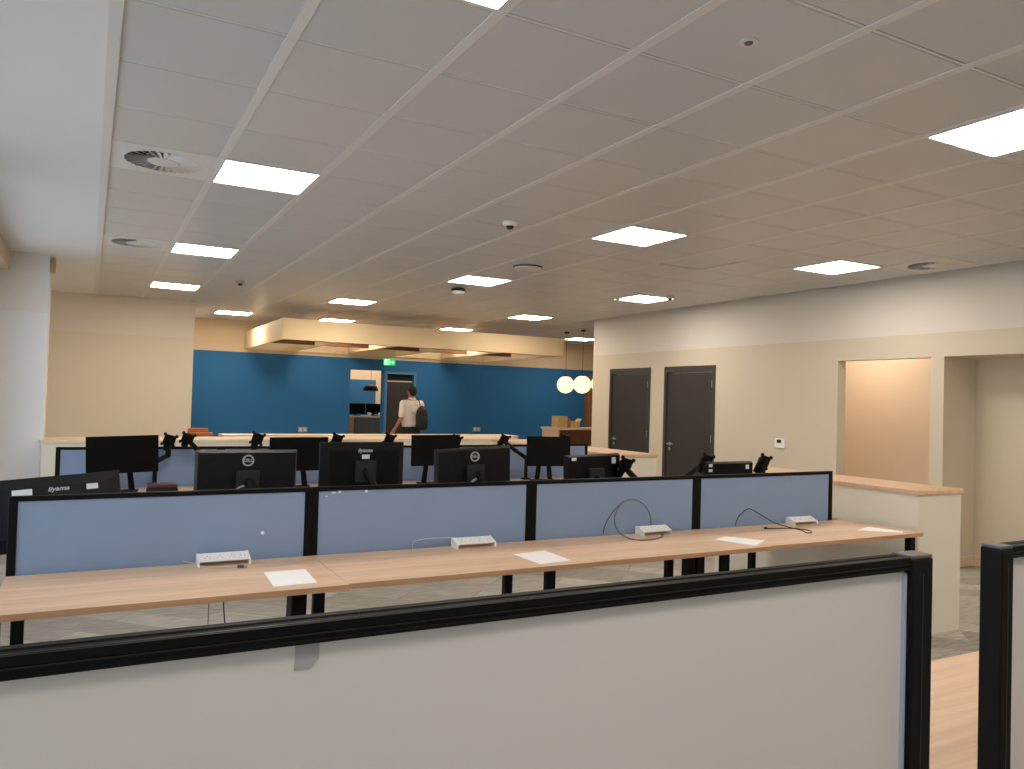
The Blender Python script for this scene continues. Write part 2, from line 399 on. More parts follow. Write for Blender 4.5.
for k, (i, j) in enumerate(VENTS):
    t = thing('ceiling_vent', vl[k], 'vent', (X0+T*(i+.5), Y0+T*(j+.5), CZ), group='round slotted ceiling vents')
    bmv = bmesh.new(); w = .2985
    # plate with a round hole: outer square ring to circle
    N = 64; R1 = .215; R0 = .095
    def sq(a):
        c, s = math.cos(a), math.sin(a); m_ = max(abs(c), abs(s)); return (w*c/m_, w*s/m_)
    A = [bmv.verts.new((*sq(2*PI*q/N + PI/4), -.002)) for q in range(N)]; D_ = [bmv.verts.new((v.co.x, v.co.y, .03)) for v in A]
    Bv = [bmv.verts.new((R1*math.cos(2*PI*q/N + PI/4), R1*math.sin(2*PI*q/N + PI/4), -.002)) for q in range(N)]
    Cv = [bmv.verts.new((v.co.x, v.co.y, .03)) for v in Bv]
    for q in range(N):
        q2 = (q+1) % N; bmv.faces.new((A[q], A[q2], Bv[q2], Bv[q])); bmv.faces.new((Bv[q], Bv[q2], Cv[q2], Cv[q])); bmv.faces.new((A[q], A[q2], D_[q2], D_[q]))
    obj('plate', bmv, M_run, t)
    bb = bmesh.new(); NB = 28
    for q in range(NB):
        a = 2*PI*q/NB; M = Matrix.Rotation(a, 4, 'Z') @ Matrix.Translation((0, 0, -.002)) @ Matrix.Rotation(math.radians(-28), 4, 'X')
        vs = []
        for (x, y, z) in ((R0-.005, -.008, 0), (R0-.005, .008, 0), (R1, .019, 0), (R1, -.019, 0)):
            vs.append(M @ Vector((x, y, z)))
        lo = [bb.verts.new(v) for v in vs]; hi = [bb.verts.new(v+Vector((0, 0, .003))) for v in vs]
        bb.faces.new(lo); bb.faces.new(hi[::-1])
        for z in range(4): bb.faces.new((lo[z], lo[(z+1)%4], hi[(z+1)%4], hi[z]))
    obj('blades', bb, M_run, t)
    hb = bmesh.new(); lathe(hb, [(0, -.006), (R0*.9, -.006), (R0, 0), (R0, .03), (0, .03)], 32); obj('hub', hb, M_run, t)
    B('backing', M_slot, t, (-.24, .24, -.24, .24, .03, .034))
def detector(name, label, x, y, r, h, mbody, mlens, cat):
    t = thing(name, label, cat, (x, y, CZ-.001))
    b = bmesh.new(); lathe(b, [(0, -h*.6), (r*.6, -h*.6), (r*.95, -h*.35), (r, 0), (0, 0)], 24); obj('base', b, mbody, t, smooth=False)
    b = bmesh.new(); lathe(b, [(0, -h), (r*.35, -h), (r*.55, -h*.6), (0, -h*.6)], 20); obj('lens', b, mlens, t)
detector('smoke_detector', 'white round smoke detector with dark band, middle of ceiling', 2.83, 5.34, .06, .055, M_plastic, M_slot, 'detector')
detector('smoke_detector', 'small round smoke detector on ceiling above beige wall, left', 1.60, 10.1, .055, .055, M_blind, M_slot, 'detector')
detector('smoke_detector', 'small round detector at the corner of a light, by right wall', 6.43, 7.75, .055, .055, M_blind, M_slot, 'detector')
detector('smoke_detector', 'flat pale round detector at left corner of a light, near right wall', 6.02, 8.3, .06, .03, M_run, M_blind, 'detector')
t = thing('dome_camera', 'black dome camera with white underside below the ceiling', 'camera', (3.99, 8.85, CZ-.002))
b = bmesh.new(); lathe(b, [(.055, 0), (.085, -.012), (.09, -.045), (.0, -.045)], 28); obj('base', b, M_slot, t)
b = bmesh.new(); lathe(b, [(.085, -.045), (.07, -.068), (0, -.082)], 28); obj('dome', b, M_plastic, t, smooth=True)
t = thing('ceiling_speaker', 'flat ceiling plate edged by a thin dark slot, beyond the detector', 'speaker', (3.93, 7.0, CZ-.002))
b = bmesh.new(); lathe(b, [(.15, 0), (.15, -.012), (.0, -.012)], 32); obj('slot', b, M_slot, t)
b = bmesh.new(); lathe(b, [(.145, -.012), (.135, -.026), (0, -.028)], 32); obj('cover', b, M_run, t)
t = thing('sprinkler_head', 'small round recessed sprinkler in a ceiling tile, upper right', 'sprinkler', (2.16, 2.18, CZ-.001))
b = bmesh.new(); lathe(b, [(.036, 0), (.036, -.004), (.018, -.004), (.018, 0)], 24); obj('ring', b, M_run, t)
b = bmesh.new(); lathe(b, [(0, -.009), (.014, -.009), (.018, -.001), (0, -.001)], 20); obj('head', b, M_capgrey, t)
t = thing('access_panel', 'square ceiling access panel with dark outline, right of centre light', 'panel', (X0+T*8.5, Y0+T*9.5, CZ-.004))
B('gap', M_slot, t, (-.30, .30, -.30, .30, .034, .037)); B('cover', M_tile, t, (-.285, .285, -.285, .285, .010, .034), bevel=.004)

# ------------------------------------------------------------------ desks and screens
def desk(label, x0, x1, y0, y1, ztop, legs, group, name='desk', rz=0, pivot=None, edge=True):
    t = thing(name, label, 'desk', (x0, y0, 0), rz, group=group)
    w = x1-x0; dd = y1-y0
    top = B('desktop', M_oak, t, (.001, w-.001, 0, dd, ztop-.025, ztop), bevel=.0015)
    if edge: B('edging', M_oakedge, top, (.001, w-.001, -.002, 0, ztop-.025, ztop-.001))
    for (lx, ly) in legs:
        lg = B('leg', M_black, t, (lx-x0-.026, lx-x0+.026, ly-y0-.022, ly-y0+.022, .02, ztop-.0251), bevel=.003)
        B('foot', M_slot, lg, (lx-x0-.022, lx-x0+.022, ly-y0-.022, ly-y0+.022, 0, .02))
    ly = [l[1] for l in legs]
    return t
def screen(label, x0, x1, y, zb, za, zc, group, m=M_blues, cat='desk screen', pw=.034, th=.03, rail=.022, posts=(1, 1)):
    t = thing('desk_screen', label, cat, (x0, y, 0), group=group)
    w = x1-x0
    b = bmesh.new()
    prism(b, [(pw, zb), (w-pw, zb), (w-pw, zc-rail), (pw, za-rail)], 1, -.008, .008); obj('panel', b, m, t)
    b = bmesh.new()
    prism(b, [(0, za-rail), (w, zc-rail), (w, zc), (0, za)], 1, -th/2, th/2)
    obj('top_rail', b, M_black, t, bevel=.003)
    for k in (0, 1):
        px = 0 if k == 0 else w-pw; zz = (za if k == 0 else zc)-rail
        B('post', M_black, t, (px, px+pw, -th/2, th/2, zb, zz), bevel=.002)
    return t
DZ = H-.80
bx = [-.283, 1.008, 2.285, 3.54, 4.842]
zt = [H-.466, H-.460, H-.456, H-.451, H-.444]
ld = ['leftmost oak desk of the near row, in front of the first blue screen', 'oak desk second from left, white paper lies at its right end', 'oak desk third from left, under the tall looped grey cable', 'rightmost oak desk of the near row, against the low cream wall']
nl = [[(-.275, 3.34), (.975, 3.64)], [(2.235, 3.64)], [(3.50, 3.64)], [(4.90, 3.36)]]
fl = [[(-.250, 4.24)], [(1.04, 4.24)], [(2.30, 4.24)], [(3.565, 4.24), (4.84, 4.72)]]
lf = ['oak desk behind the leftmost blue screen, under the tilted monitor', 'oak desk behind the second blue screen, under two monitors', 'oak desk behind the third blue screen with stickered monitor', 'oak desk behind the rightmost blue screen of the first bench']
ls = ['blue desk screen at the left end of the first bench', 'blue desk screen with white flecks, second of the first bench', 'blue desk screen behind the tall looped cable, third of first bench', 'blue desk screen at the right end of first bench by the low wall']
for k in range(4):
    desk(ld[k], bx[k], bx[k+1]+(.0 if k < 3 else .115), (3.268, 3.285, 3.292, 3.305)[k], 3.925, DZ, nl[k], 'near row of desks on the first bench')
    desk(lf[k], bx[k], bx[k+1]+(.0 if k < 3 else .115), 3.99, 4.76, DZ, fl[k], 'far row of desks on the first bench', edge=False)
    s = screen(ls[k], bx[k], bx[k+1]-.001, 3.957, DZ-.02, zt[k], zt[k+1], 'blue screens on the first bench')
    if k == 0:
        b = bmesh.new(); lathe(b, [(0, 0), (.009, 0), (.009, .001), (0, .001)], 12); o = obj('fleck', b, M_fleck, s); o.location = (1.055, -.0085, .853); o.rotation_euler = (PI/2, 0, 0)
    if k == 1:
        for (x, z, a, c) in ((.10, 1.035, .022, .006), (.135, 1.037, .012, .012), (.07, 1.018, .008, .006), (.275, 1.035, .014, .022)):
            B('fleck', M_fleck, s, (x, x+a, -.0095, -.0085, z, z+c))
b = bmesh.new(); prism(b, [(-.09, DZ-.026), (.060, DZ-.026), (-.035, .60), (-.04, .05), (-.12, .05), (-.11, .60)], 1, -.06, .06)
o = obj('cable_riser', b, M_black, bevel=.004); o.location = (1.055, 4.08, 0); tag(o, 'flared black cable riser under desks by the second leg', 'cable riser')
t = thing('cable_riser', 'double black cable riser under desks between the third row legs', 'cable riser', (3.53, 3.955, 0))
for q, nm in ((-1, 'duct'), (1, 'duct')):
    b = bmesh.new(); prism(b, [(q*.004, .02), (q*.075, .02), (q*.07, DZ-.03), (q*.012, DZ-.03)], 1, -.03, .03); obj(nm, b, M_black, t)
B('foot', M_black, t, (-.08, .08, -.04, .04, 0, .02))

# second bench
bx2 = [-.215, 1.03, 2.25, 3.53, 4.86]
yy = 7.2
zt2 = [H-.466, H-.463, H-.460, H-.452, H-.441]
l2 = ['blue desk screen, leftmost on the far bench behind black monitor', 'blue desk screen second from left on the far bench', 'blue desk screen third from left on the far bench', 'blue desk screen at the right end of the far bench']
d2 = ['oak desk of the far bench, leftmost, holding a black monitor', 'oak desk of the far bench, second from left', 'oak desk of the far bench, third from left', 'oak desk of the far bench, rightmost, beside low cream wall']
for k in range(4):
    screen(l2[k], bx2[k], bx2[k+1]-.001, yy, DZ-.02, zt2[k], zt2[k+1], 'blue screens on the far bench')
    desk(d2[k], bx2[k], bx2[k+1], 6.42, 7.17, DZ, [(bx2[k]+.04, 6.55)] + ([(bx2[4]-.04, 6.55)] if k == 3 else []), 'desks of the far bench', edge=False)

# foreground screens and the desks they stand on
def big_screen(label, x0, x1, pl, pr, cap_l, cap_r):
    yf = .87; zt_ = H-.2525
    t = thing('desk_screen', label, 'desk screen', (x0, yf, 0), group='tall grey screens in the foreground')
    w = x1-x0
    B('panel', M_greys, t, (.02, w-.02, .012, .024, H-.90, zt_-.02))
    r = bmesh.new()
    # extruded rail with two shallow ribs on its face
    prism(r, [(0, zt_-.0225), (.038, zt_-.0225), (.038, zt_), (.026, zt_), (.024, zt_-.002), (.008, zt_-.002), (.006, zt_), (0, zt_), (0, zt_-.010), (.002, zt_-.0115), (.002, zt_-.018), (0, zt_-.0195)], 0, .004, w-.004)
    rl = obj('top_rail', r, M_black, t)
    B('rib', M_blackg, rl, (.005, w-.005, -.0007, .0003, zt_-.0125, zt_-.011))
    B('rib', M_blackg, rl, (.005, w-.005, .005, .0065, zt_-.001, zt_+.0006))
    for side, wd, cap in ((0, pl, cap_l), (1, pr, cap_r)):
        if not wd: continue
        a, c = (0, wd) if side == 0 else (w-wd, w)
        p = bmesh.new(); box(p, a, c, -.004, .039, H-.95, zt_-.003)
        po = obj('post', p, M_black, t, bevel=.003)
        B('groove', M_blackg, po, ((a+c)/2-.0012, (a+c)/2+.0012, -.0048, -.0038, H-.94, zt_-.03))
        B('end_cap', M_capgrey, po, (a, c, -.002, .037, zt_-.003, zt_+.003), bevel=.0015)
        B('reflection', M_reflection, po, ((a-.007, a-.0005) if side else (c+.0005, c+.004)) + (.006, .012, H-.90, zt_-.028))  # thin strip painted pale blue as the edge reflection beside the post
    return t
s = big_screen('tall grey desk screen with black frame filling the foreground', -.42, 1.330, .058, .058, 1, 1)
b = bmesh.new(); prism(b, [(.632, H-.2748), (.659, H-.2748), (.659, H-.296), (.650, H-.306), (.632, H-.306)], 1, .0105, .0119); obj('smudge', b, M_patch, s)
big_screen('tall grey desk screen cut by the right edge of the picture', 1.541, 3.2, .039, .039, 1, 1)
desk('oak desk in the gap between the two foreground screens', 1.412, 2.95, .935, 1.585, DZ, [(1.50, 1.2), (2.88, 1.2)], 'desks under the foreground screens', edge=False)
desk('oak desk hidden behind the large foreground screen', -.42, 1.41, .935, 1.585, DZ, [(-.36, 1.2), (1.30, 1.2)], 'desks under the foreground screens', edge=False)

# power modules
def module(label, x, y, L, rz):
    t = thing('power_module', label, 'power module', (x, y, DZ), rz, group='white power modules on the desks')
    b = bmesh.new()
    prof = [(-.040, .024), (-.036, .019), (.030, .034), (.037, .0), (.042, .0), (.042, .044), (.027, .050)]
    prism(b, prof, 0, -L/2, L/2); obj('body', b, M_plastic, t, bevel=.0015)
    for sgn in (-1, 1):
        b = bmesh.new(); a = sgn*L/2; prism(b, [(-.044, 0), (-.040, .026), (.027, .052), (.044, .046), (.044, 0)], 0, min(a, a+sgn*.006), max(a, a+sgn*.006)); obj('end_cheek', b, M_plastic, t)
    sl = math.atan2(.026, .067)
    for q, k in enumerate((-.33, -.08, .17)):
        u = bmesh.new()
        for (dx, dy, sx, sy) in ((0, .009, .004, .008), (-.011, -.008, .006, .003), (.011, -.008, .006, .003)):
            for v in box(u, dx-sx/2, dx+sx/2, dy-sy/2, dy+sy/2, -.0008, .0008): v.co = Matrix.Rotation(sl, 4, 'X') @ v.co
        o = obj('socket', u, M_cablew, t); o.location = (k*L, -.008, .0372)
    u = bmesh.new()
    for dx in (-.008, .008):
        for v in box(u, dx-.002, dx+.002, -.006, .006, -.0008, .0008): v.co = Matrix.Rotation(sl, 4, 'X') @ v.co
    o = obj('usb_port', u, M_cablew, t); o.location = (.39*L, -.008, .0372)
    return t
module('white power module on the leftmost desk, beside a loose plug', .583, 3.875, .220, .03)
module('white power module on the second desk from left', 1.883, 3.87, .222, 0)
module('white power module next to the tall cable loop', 3.128, 3.87, .21, 0)
module('white power module at the right end desk by the low wall', 4.43, 3.86, .205, -.05)

# papers
def paper(label, quad):
    bm = bmesh.new(); lo = [bm.verts.new((x, y, DZ+.0008)) for x, y in quad]; hi = [bm.verts.new((x, y, DZ+.0016)) for x, y in quad]
    bm.faces.new(lo[::-1]); bm.faces.new(hi)
    for z in range(4): bm.faces.new((lo[z], lo[(z+1)%4], hi[(z+1)%4], hi[z]))
    tag(obj('paper_sheet', bm, M_paper), label, 'paper', 'white sheets lying on the near desks')
paper('white paper sheet on the leftmost desk, near the second screen post', [(.72, 3.62), (.905, 3.625), (.89, 3.345), (.705, 3.34)])
paper('white paper sheet below the second power module', [(1.985, 3.60), (2.195, 3.635), (2.19, 3.36), (1.99, 3.335)])
paper('white paper sheet on the third desk, right of the cable loop', [(3.36, 3.585), (3.51, 3.64), (3.645, 3.45), (3.445, 3.335)])
paper('white paper sheet on the rightmost desk by the low wall', [(4.58, 3.53), (4.79, 3.60), (4.86, 3.385), (4.80, 3.345)])

# cables
def cable(label, pts, r, m, name='power_cable', plug=None):
    b = bmesh.new(); tube(b, smoothpts(pts, 8), r, 8)
    o = obj(name, b, m, smooth=True); tag(o, label, 'cable')
    return o
z = DZ+.004
cable('grey cable standing in a tall loop against third blue screen', [(3.13, 3.90, DZ+.03), (3.128, 3.905, .83), (3.10, 3.91, .89), (3.04, 3.915, .933), (2.976, 3.915, .945), (2.90, 3.91, .92), (2.845, 3.89, .86), (2.825, 3.86, .80), (2.83, 3.80, .755), (2.87, 3.74, z), (2.93, 3.70, z), (3.05, 3.725, z), (3.15, 3.80, z), (3.14, 3.82, z)], .0045, M_cable)
cable('thin grey cable curving down behind the tall cable loop', [(2.93, 3.925, .935), (2.86, 3.925, .88), (2.80, 3.925, .80), (2.78, 3.92, .745)], .0025, M_cabled)
cable('dark cable arching and looping on the rightmost desk', [(3.86, 3.92, DZ+.01), (3.90, 3.925, .80), (3.985, 3.925, .845), (4.07, 3.91, .81), (4.15, 3.85, .755), (4.20, 3.76, z), (4.18, 3.64, z), (4.13, 3.56, z), (4.17, 3.55, z), (4.23, 3.63, z), (4.19, 3.72, z), (4.08, 3.76, z), (4.0, 3.775, z)], .003, M_cabled)
o = cable('small black cable plug end lying on the rightmost desk', [(3.985, 3.78, z+.002), (4.005, 3.775, z+.002)], .007, M_slot, name='cable_plug')
cable('thin pale cable along the second screen, left of a power module', [(1.80, 3.915, DZ+.045), (1.70, 3.915, DZ+.05), (1.60, 3.915, DZ+.048), (1.548, 3.915, DZ+.035), (1.545, 3.915, DZ+.004)], .002, M_cablew)
cable('thin pale cable left of the first power module', [(.41, 3.90, DZ+.02), (.45, 3.875, DZ+.012), (.50, 3.81, DZ+.004), (.57, 3.79, z), (.63, 3.775, z)], .0025, M_cablew)
t = thing('cable_plug', 'small grey plug lying in front of the first power module', 'plug', (.628, 3.765, DZ), -.2)
B('body', M_capgrey, t, (0, .03, -.008, .008, .001, .012), bevel=.002); B('tip', M_silver, t, (.03, .045, -.006, .006, .003, .009))
cable('left of two thin cables hanging below the leftmost desk', [(.49, 3.60, DZ-.027), (.488, 3.60, .5), (.491, 3.61, .2), (.505, 3.66, .01)], .0022, M_cable)
cable('right of two thin cables hanging below the leftmost desk', [(.545, 3.60, DZ-.027), (.55, 3.60, .6), (.57, 3.61, .4), (.565, 3.62, .2), (.585, 3.68, .01)], .0028, M_cabled)

# low cream walls with oak tops
def low_wall(label, x0, x1, y0, y1, group, m=M_oakx):
    t = thing('low_wall', label, 'low wall', (x0, y0, 0), group=group)
    zt_ = H-.53
    B('body', M_pony, t, (0, x1-x0, 0, y1-y0, 0, zt_-.031))
    B('oak_top', m, t, (-.012, x1-x0+.012, -.012, y1-y0+.012, zt_-.03, zt_), bevel=.003)
    return t
low_wall('low cream wall with oak top at the right end of near desks', 5.03, 5.51, 3.39, 5.35, 'low cream walls with oak tops')
low_wall('low cream wall with oak top in front of the far grey door', 4.96, 5.50, 6.79, 9.7, 'low cream walls with oak tops')
t = low_wall('long low cream wall with oak top behind the far bench', 0, 5.95, 0, .62, 'low cream walls with oak tops', M_oakl)
t.location = (-.40, 9.24, 0); t.rotation_euler = (0, 0, math.radians(7.2))
t = thing('low_wall', 'farther oak topped low wall showing as a thin line', 'low wall', (1.62, 11.0, 0), math.radians(3), group='low cream walls with oak tops')
B('body', M_pony, t, (0, 4.6, 0, .4, 0, H-.585)); B('oak_top', M_oakl, t, (-.01, 4.61, -.01, .41, H-.584, H-.555), bevel=.003)
t = thing('wooden_bench', 'orange brown wooden bench back beside the beige wall corner', 'bench', (1.21, 11.45, 0))
B('seat', M_orange, t, (0, .34, -.05, .4, .40, .45)); B('backrest', M_orange, t, (-.0, .26, .05, .12, .45, H-.49), bevel=.006)
B('armrest', M_orange, t, (.0, .31, -.05, .02, H-.62, H-.545), bevel=.006)
for x in (.02, .28):
    for y in (0, .34): B('leg', M_orange, t, (x, x+.04, y, y+.04, 0, .4))
    B('armrest_post', M_orange, t, (x, x+.035, -.045, -.01, .45, H-.621))

# ------------------------------------------------------------------ monitors
def monitor(label, loc, w, h, yaw, tilt, roll, kind, group, stickers=(), logo=None, m=M_mon, front=False, depth=.045):
    """local: back of the housing looks towards -y, picture side towards +y"""
    t = thing('monitor', label, 'monitor', loc, group=group)
    t.rotation_mode = 'XYZ'
    R = Matrix.Rotation(yaw + (PI if front else 0), 4, 'Z') @ Matrix.Rotation(tilt, 4, 'X') @ Matrix.Rotation(roll, 4, 'Y')
    t.rotation_euler = R.to_euler()
    b = bmesh.new()
    e = {'bevel': .045, 'deep': .055}.get(kind, .012)
    a = [(-w/2, -h/2), (w/2, -h/2), (w/2, h/2), (-w/2, h/2)]
    fr = [b.verts.new((x, .012, z)) for x, z in a]; mid = [b.verts.new((x, 0, z)) for x, z in a]
    bk = [b.verts.new((x*(1-2*e/w), -depth*.55, z*(1-2*e/h))) for x, z in a]
    b.faces.new(fr); b.faces.new(bk)
    for k in range(4):
        b.faces.new((fr[k], fr[(k+1)%4], mid[(k+1)%4], mid[k])); b.faces.new((mid[k], mid[(k+1)%4], bk[(k+1)%4], bk[k]))
    hs = obj('housing', b, m, t, bevel=.003)
    yb = -depth*.55
    B('screen', M_scr, t, (-w/2+.008, w/2-.008, .0121, .0135, -h/2+.016, h/2-.008))
    bz = bmesh.new()
    for q in ((-w/2, w/2, -h/2, -h/2+.016), (-w/2, w/2, h/2-.008, h/2), (-w/2, -w/2+.008, -h/2+.016, h/2-.008), (w/2-.008, w/2, -h/2+.016, h/2-.008)): box(bz, q[0], q[1], .0121, .0145, q[2], q[3])
    obj('bezel', bz, M_mon, t)
    # mount block with ports
    mb = B('mount_block', M_slot, t, (-.06, .06, yb-.028, yb-.001, -.07, .05), bevel=.006)
    if logo == 'ring':
        lg = bmesh.new()
        for (r0, r1) in ((.0225, .0305),):
            N = 36; I = [lg.verts.new((r0*math.cos(2*PI*k/N), 0, r0*math.sin(2*PI*k/N))) for k in range(N)]; O = [lg.verts.new((r1*math.cos(2*PI*k/N), 0, r1*math.sin(2*PI*k/N))) for k in range(N)]
            I2 = [lg.verts.new((v.co.x, -.002, v.co.z)) for v in I]; O2 = [lg.verts.new((v.co.x, -.002, v.co.z)) for v in O]
            for k in range(N):
                k2 = (k+1) % N
                lg.faces.new((I2[k], I2[k2], O2[k2], O2[k])); lg.faces.new((O[k], O[k2], O2[k2], O2[k])); lg.faces.new((I[k], I[k2], I2[k2], I2[k]))
        o = obj('logo_ring', lg, M_silver, t); o.location = (.0, yb-.0005, h/2-.052)
        x = text('logo_lettering', 'DELL', .024, M_silver, t, (0, yb-.0012, h/2-.052), (PI/2, 0, 0), w=.8)
    elif logo == 'text':
        text('logo_lettering', 'iiyama', .030, M_logog, t, (0.02 if kind == 'deep' else 0, yb-.001, h/2-(.072 if kind == 'deep' else .045)), (PI/2, 0, 0), shear=.25, w=1.15)
    for (x, zz, sx, sz) in stickers:
        B('sticker', M_sticker, t, (x, x+sx, yb-.0015, yb-.0002, zz, zz+sz))
    return t
def mcable(parent, pts, r=.0045, m=M_silver):
    b = bmesh.new(); tube(b, smoothpts(pts, 6), r, 8); return obj('signal_cable', b, m, parent, smooth=True)
gb = 'monitors seen from behind over the first bench'
m1 = monitor('dark monitor with silver ring logo above the leftmost blue screen', (.752, 4.32, H-.447), .518, .300, .0, .06, 0, 'flat', gb, logo='ring', m=M_mond)
mcable(m1, [(-.02, -.058, -.03), (-.05, -.062, -.04), (-.085, -.06, -.075), (-.10, -.05, -.13)])
m2 = monitor('black deep backed monitor with small white sticker under its lettering', (1.385, 4.32, H-.408), .50, .305, .05, .0, .0, 'bevel', gb, logo='text', stickers=[(-.018, .06, .045, .024)], depth=.06)
m3 = monitor('dark monitor with silver ring logo tilted clockwise, above second screen', (2.085, 4.32, H-.437), .50, .30, -.04, .05, -.055, 'flat', gb, logo='ring', m=M_mond)
mcable(m3, [(-.0, -.06, -.03), (-.03, -.064, -.045), (-.055, -.06, -.085)], .008)
m4 = monitor('black monitor with two white stickers above third blue screen', (2.965, 4.32, H-.475), .475, .28, .12, -.02, -.02, 'flat', gb, stickers=[(-.20, .105, .04, .02), (.15, .075, .035, .04)])
m5 = monitor('low black monitor with three white stickers above rightmost screen', (4.155, 4.30, H-.535), .475, .28, .03, 0, .0, 'flat', gb, stickers=[(-.22, .105, .035, .02), (-.22, .07, .035, .02), (.15, .085, .035, .032)])
m6 = monitor('black monitor leaning back with two stickers at left window end', (-.12, 4.22, H-.572), .56, .34, .0, -.35, -.085, 'deep', gb, logo='text', m=M_mond, stickers=[(-.165, .070, .080, .038), (.135, .082, .048, .026)], depth=.06)
gf = 'black monitors facing the viewpoint on the far bench'
f1 = monitor('black monitor front left of all on the far bench', (.25, 6.82, H-.50), .51, .29, .03, 0, .035, 'flat', gf, front=True)
f2 = monitor('black monitor front half hidden by a ring logo monitor', (1.615, 6.82, H-.505), .50, .29, .0, 0, .01, 'flat', gf, front=True)
f3 = monitor('black monitor front left of a tilted monitor, far bench centre', (2.89, 6.82, H-.478), .49, .29, .0, 0, .01, 'flat', gf, front=True)
f4 = monitor('black monitor front right of all on the far bench', (4.13, 6.82, H-.495), .49, .30, -.08, 0, -.01, 'flat', gf, front=True)

# monitor arms and stands
def arm(label, base, head, tiltz=0., vesa=True, group='black monitor arms', elbow=None, yawh=0.):
    t = thing('swivel_mount', label, 'monitor mount', (base[0], base[1], DZ), group=group)
    hx, hy, hz = head[0]-base[0], head[1]-base[1], head[2]-DZ
    b = bmesh.new(); box(b, -.035, .035, -.04, .04, .001, .015); obj('clamp', b, M_black, t, bevel=.003)
    ez = min(.24, hz*.6)
    b = bmesh.new(); tube(b, [(0, 0, .014), (0, 0, ez)], .018, 14); obj('pole', b, M_black, t, smooth=False)
    el = elbow or (hx*.5+.05, hy*.5+.06, ez+.03)
    b = bmesh.new(); tube(b, [(0, 0, ez-.02), el], [.022, .018], 10); ball(b, el, .024, 12); obj('lower_arm', b, M_mon, t)
    b = bmesh.new(); tube(b, [el, (hx, hy, hz-.01)], [.022, .019], 10); ball(b, (hx, hy, hz-.01), .02, 12); obj('upper_arm', b, M_mon, t)
    if vesa:
        b = bmesh.new()
        box(b, -.046, .046, -.006, .006, -.046, .046)
        for qx in (-1, 1):
            for qz in (-1, 1): ball(b, (qx*.046, 0, qz*.046), .014, 10)
        ball(b, (0, .02, 0), .036, 12); tube(b, [(0, .02, 0), (0, .03, -.10)], [.032, .028], 12)
        o = obj('mounting_plate', b, M_black, t); o.location = (hx, hy-.02, hz); o.rotation_euler = (tiltz, .25, yawh)
    return t
ga = 'free black monitor arms above the screens'
for k, (m_, bxy) in enumerate([(m1, (.74, 4.08)), (m2, (1.40, 4.08)), (m3, (2.10, 4.08)), (m4, (2.98, 4.08)), (m5, (4.2, 4.08)), (m6, (-.05, 4.10))]):
    z_ = m_.location.z; y_ = m_.location.y-.055
    lb = ['black arm carrying the left ring logo monitor', 'black mount behind the deep backed monitor with sticker', 'black arm carrying the clockwise tilted monitor', 'black arm carrying the two sticker monitor', 'black arm carrying the three sticker monitor', 'black arm carrying the leaning monitor by the window'][k]
    arm(lb, (*bxy, 0), (m_.location.x, y_-.01, z_), vesa=False, elbow=((m_.location.x-bxy[0])+.09, .07, max(.12, (z_-DZ)*.5)), group='arms carrying the monitors')
arm('free black monitor arm head right of the two sticker monitor', (3.33, 4.10, 0), (3.19, 4.28, H-.405), .3, group=ga)
arm('free black monitor arm head right of three sticker monitor', (4.34, 4.10, 0), (4.475, 4.28, H-.397), .3, group=ga)
arm('free black monitor arm head peeking above the three sticker monitor', (3.86, 4.62, 0), (4.08, 4.47, H-.402), .3, group=ga)
arm('black monitor arm head just right of leftmost far monitor', (.50, 7.05, 0), (.60, 7.05, H-.40), .4, group=ga)
arm('black monitor arm head at the corner of beige wall and counter', (.90, 7.05, 0), (.74, 7.05, H-.385), .6, group=ga)
arm('black monitor arm head left of half hidden far monitor', (1.15, 7.05, 0), (1.30, 7.03, H-.385), .3, group=ga)
arm('black monitor arm head above the deep backed monitor left corner', (2.15, 7.05, 0), (2.0, 7.03, H-.39), .3, group=ga)
arm('black monitor arm head above the deep backed monitor right corner', (2.30, 7.05, 0), (2.50, 7.03, H-.385), .3, group=ga)
arm('black monitor arm head right of far bench centre monitor', (3.05, 7.05, 0), (3.19, 7.03, H-.40), .3, group=ga)
t = arm('black drooping monitor arm left of the rightmost far monitor', (4.0, 7.04, 0), (3.72, 7.03, H-.385), .5, group=ga, elbow=(-.14, -.02, .30))
arm('black monitor arm head above right corner of far monitor', (4.55, 7.05, 0), (4.42, 7.03, H-.375), .5, group=ga)
# stands of the far bench monitors
for k, f_ in enumerate((f1, f2, f3, f4)):
    t = thing('monitor_stand', ['black stand with two uprights below leftmost far monitor', 'black stand below half hidden far monitor', 'black stand below the far bench centre monitor', 'black stand below the rightmost far monitor'][k], 'monitor stand', (f_.location.x, 6.90, DZ), group='stands of the far bench monitors')
    b = bmesh.new(); prism(b, [(-.11, -.09), (.11, -.09), (.13, .06), (-.13, .06)], 2, 0, .012); obj('base', b, M_black, t, bevel=.003)
    hh = f_.location.z-DZ
    for s_ in (-1, 1):
        b = bmesh.new(); prism(b, [(s_*.055, .012), (s_*.10, .012), (s_*.06, hh), (s_*.02, hh)], 1, -.01, .012); obj('upright', b, M_black, t)
    B('crossbar', M_black, t, (-.07, .07, -.022, -.0101, hh-.03, hh+.03))
# small things on the far bench desks
for (x, y, w_, lb) in ((.42, 6.60, .22, 'low dark case with reddish lid on far desk, left of a monitor'), (2.02, 6.62, .2, 'blue grey case between two monitors on far desk')):
    t = thing('document_case', lb, 'case', (x, y, DZ)); B('body', M_mond, t, (0, w_, 0, .14, .0, .05), bevel=.01); B('lid', M_cable if x > 1 else M_bagr, t, (.005, w_-.005, .005, .135, .05, .085), bevel=.01)

